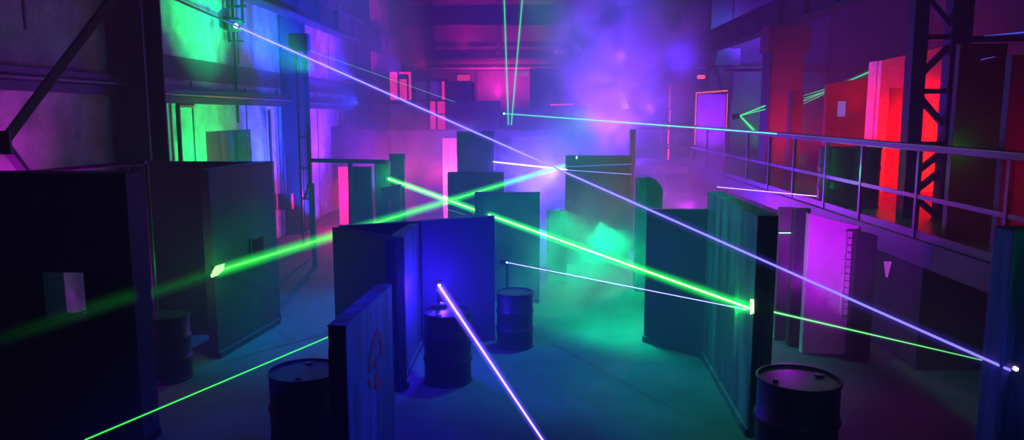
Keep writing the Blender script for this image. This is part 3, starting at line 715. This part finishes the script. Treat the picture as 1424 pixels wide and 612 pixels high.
# unseen pink and red lamps in front of the boards below the office
point(srgb(255,10,110), 260, P(480,275,20.0))
spot(srgb(255,70,70), 6500, P(590,330,19.5), P(590,240,23.5), 100, 1)
point(srgb(255,60,50), 260, P(629,250,20.9))
# violet centre
spot(srgb(60,25,255), 700, (0.6, 20, 8.4), (1.2, 18, 0), 75, 1)
point(srgb(80,45,255), 1300, (.9, 19.5, 1.6)); point(srgb(95,35,255), 380, (-1.6, 23.0, 2.0)); point(srgb(110,35,240), 420, (3.2, 25.0, 2.6))
point(srgb(60,35,255), 260, (2.9, 18.2, 1.5))
spot(srgb(100,30,255), 600, (4.0, 27, 8.4), (3.2, 25, 0), 80, 1)
spot(srgb(105,50,255), 14000, P(835,290,19.5), P(858,60,22), 46, 1); spot(srgb(120,50,240), 6000, P(930,330,20), P(900,110,22), 46, 1)
point(srgb(110,50,255), 60, P(862,80,22.2)); point(srgb(110,50,255), 50, P(905,150,22))
point(srgb(95,75,255), 110, P(768,240,17.1)); spot(srgb(100,75,255), 3500, P(745,330,16.6), P(750,215,17.6), 60, 1); point(srgb(95,75,255), 160, P(712,235,19))
spot(srgb(220,30,150), 2600, (-1.5, 33, 4.2), (-1.5, 36, 6.5), 120, 1)
spot(srgb(170,30,190), 500, (4.2, 18, 8.3), (3.4, 15.5, 0), 50, 1)
point(srgb(150,0,220), 30, P(100,420,8.0)); point(srgb(180,35,220), 240, (3.4, 16.4, 1.4)); spot(srgb(180,35,215), 2600, (4.4, 14.6, .8), (3.6, 17.5, 2.4), 62, 1); point(srgb(255,20,90), 120, P(925,262,14.2))
# green and teal centre
down = lambda c, e, p: spot(c, e, p, V(p)+V((.25,0,-1)), 125, .6)
down(srgb(0,255,140), 190, P(775,290,12.2)); down(srgb(0,240,150), 260, P(835,310,11.6)); spot(srgb(0,235,140), 500, (.6,9.3,3.4), (.4,13.5,1.2), 80, .8); down(srgb(0,230,160), 260, P(870,370,10.6))
spot(srgb(0,140,150), 8500, (1.0, 11.0, 8.4), (1.0, 10, 0), 48, 1)
spot(srgb(0,100,200), 15000, (-2.6, 12.5, 8.4), (-2.75, 11.0, 0), 40, 1)
spot(srgb(0,170,125), 1500, (-.2, 8.2, 5.0), (2.1, 8.2, 1.2), 55, 1)
# blue around the central emitter
point(srgb(50,25,255), 170, P(613,402,9.15)); point(srgb(50,25,255), 50, P(613,402,8.2)); spot(srgb(10,20,255), 1000, (-.4, 5.5, 5.4), (-.6, 8.3, .6), 62, 1)
spot(srgb(5,20,255), 1900, (.9, 5.0, 4.6), (-1.1, 5.3, 1.3), 50, 1)
spot(srgb(0,170,90), 900, (-.6, 11.2, 3.4), (-3.9, 10.0, 1.1), 36, 1)
# right platform red
spot(srgb(255,14,10), 300, (5.6, 13.6, PLZ+1.0), (8.6,14.6,PLZ+1.2), 120, .6); spot(srgb(255,20,15), 340, (5.0, 15.2, PLZ+1.0), (8.0,17.0,PLZ+1.4), 110, .6); spot(srgb(255,16,8), 5000, (7.2, 12.2, PLZ+.3), (7.6, 14.8, 2.6), 60, 1)
spot(srgb(255,20,20), 500, (6.9, 17.6, 2.6), (6.8, 20.0, 3.4), 90, 1)
spot(srgb(80,25,200), 2600, (8.0, 27, 6.0), (8.4, 31, 6.6), 120, 1)
spot(srgb(30,80,160), 2200, (6.9, 26, 6.5), (7.2, 31, 5.4), 90, 1)
spot(srgb(0,200,90), 500, (8.2, 28, 2.4), (9.2, 31, 3.4), 70, 1)
spot(srgb(130,20,255), 500, P(985,190,25), P(986,165,27), 60, .6)
point(srgb(255,20,80), 14, (5.25, 6.9, 2.8)); point(srgb(0,255,40),1.2, P(1345,207,8.8)); point(srgb(0,255,110), 14, P(1140,240,11.4))
spot(srgb(50,40,255), 700, (3.5,20,4.6), (6.5,25,6.0), 60, 1); spot(srgb(255,25,10), 400, (7.0,15.0,2.6), (6.6,18.2,5.6), 36, 1)
# below platform magenta
point(srgb(190,20,255), 16, (2.8, 8.1, 1.6)); spot(srgb(190,15,255), 300, (2.8, 8.0, 1.6), (3.9, 9.7, 1.9), 75, 1)
point(srgb(170,20,90), 5, (4.0, 7.9, 1.0))
# added lamps for glow at beam ends, and teal on the near post
point(srgb(0,255,60), 14, P(305,372,9.0)); point(srgb(0,255,80), 6, P(1018,425,7.7)); point(srgb(60,50,255), 4, P(1402,516,3.3)); spot(srgb(0,170,120), 60, (2.2,1.6,3.4), (2.4,3.6,2.6), 40, 1)
point(srgb(0,255,80), 30, P(541,249,16.6)); point(srgb(60,60,255), 30, s1_+V((.3,-.4,0)))

#=HAZE=
def vol_mat(name, dens, col=(1,1,1), g=0.0):
    m, t, out = nt(name)
    s = t.nodes.new('ShaderNodeVolumeScatter'); s.inputs['Color'].default_value = (*col,1); s.inputs['Density'].default_value = dens; s.inputs['Anisotropy'].default_value = g
    t.links.new(s.outputs[0], out.inputs['Volume']); return m
def plume(c, r, dens, label, scale=1.0, thr=.46, soft=.16):
    m, t, out = nt('smoke'); N = t.nodes.new; K = t.links.new
    tc_ = N('ShaderNodeTexCoord'); 
    ln = N('ShaderNodeVectorMath'); ln.operation = 'LENGTH'; K(tc_.outputs['Object'], ln.inputs[0])
    mr = N('ShaderNodeMapRange'); mr.interpolation_type = 'SMOOTHSTEP'; mr.inputs['From Min'].default_value = 1.0; mr.inputs['From Max'].default_value = .2; K(ln.outputs['Value'], mr.inputs['Value'])
    mp = N('ShaderNodeMapping'); mp.inputs['Scale'].default_value = r; K(tc_.outputs['Object'], mp.inputs['Vector'])
    nz = N('ShaderNodeTexNoise'); nz.inputs['Scale'].default_value = scale; nz.inputs['Detail'].default_value = 4; nz.inputs['Roughness'].default_value = .6; nz.inputs['Distortion'].default_value = .6; K(mp.outputs[0], nz.inputs['Vector'])
    m2 = N('ShaderNodeMapRange'); m2.inputs['From Min'].default_value = thr-soft/2; m2.inputs['From Max'].default_value = thr+soft; m2.interpolation_type = 'SMOOTHSTEP'
    a1 = N('ShaderNodeMath'); a1.operation = 'MULTIPLY'; K(nz.outputs['Fac'], m2.inputs['Value'])
    K(m2.outputs[0], a1.inputs[0]); K(mr.outputs[0], a1.inputs[1])
    a2 = N('ShaderNodeMath'); a2.operation = 'MULTIPLY'; K(a1.outputs[0], a2.inputs[0]); a2.inputs[1].default_value = dens
    s = N('ShaderNodeVolumeScatter'); K(a2.outputs[0], s.inputs['Density']); K(s.outputs[0], out.inputs['Volume'])
    me = bpy.data.meshes.new('smoke_plume'); bm = bmesh.new(); bmesh.ops.create_icosphere(bm, subdivisions=3, radius=1.0); bm.to_mesh(me); bm.free()
    me.materials.append(m)
    o = bpy.data.objects.new('smoke_plume', me); COL.objects.link(o); o.location = c; o.scale = r
    return tag(o, label, 'smoke', kind='stuff')
plume(P(865,90,22), (2.7,2.2,3.4), 3.0, 'billowing violet smoke plume rising at the centre back', .9)
plume(P(800,350,12.2), (2.8,2.2,1.5), .6, 'green-lit smoke drifting low in the middle of the maze', 1.1)
plume(P(745,235,17.5), (2.4,1.8,1.3), 1.0, 'pale violet smoke where the laser beams cross', 1.2)
plume(P(570,205,20.5), (2.4,1.6,1.4), .7, 'pinkish smoke drifting below the upstairs office', 1.0)

#=WORLD=
w = bpy.data.worlds.new('world'); sc.world = w; w.use_nodes = True
w.node_tree.nodes['Background'].inputs[0].default_value = (.01,.008,.02,1); w.node_tree.nodes['Background'].inputs[1].default_value = .3
vs_ = w.node_tree.nodes.new('ShaderNodeVolumeScatter'); vs_.inputs['Density'].default_value = .025
w.node_tree.links.new(vs_.outputs[0], w.node_tree.nodes['World Output'].inputs['Volume'])
for o in list(bpy.data.objects):
    if o.parent is None: o.location.z -= GZ
sc.view_settings.view_transform = 'Standard'; sc.view_settings.look = 'None'; sc.view_settings.gamma = 1
sc.view_settings.use_curve_mapping = False; sc.view_settings.exposure = 0.0
sc.cycles.max_bounces = 5; sc.cycles.volume_bounces = 0; sc.cycles.use_denoising = True
sc.cycles.sample_clamp_indirect = 4; sc.cycles.sample_clamp_direct = 0
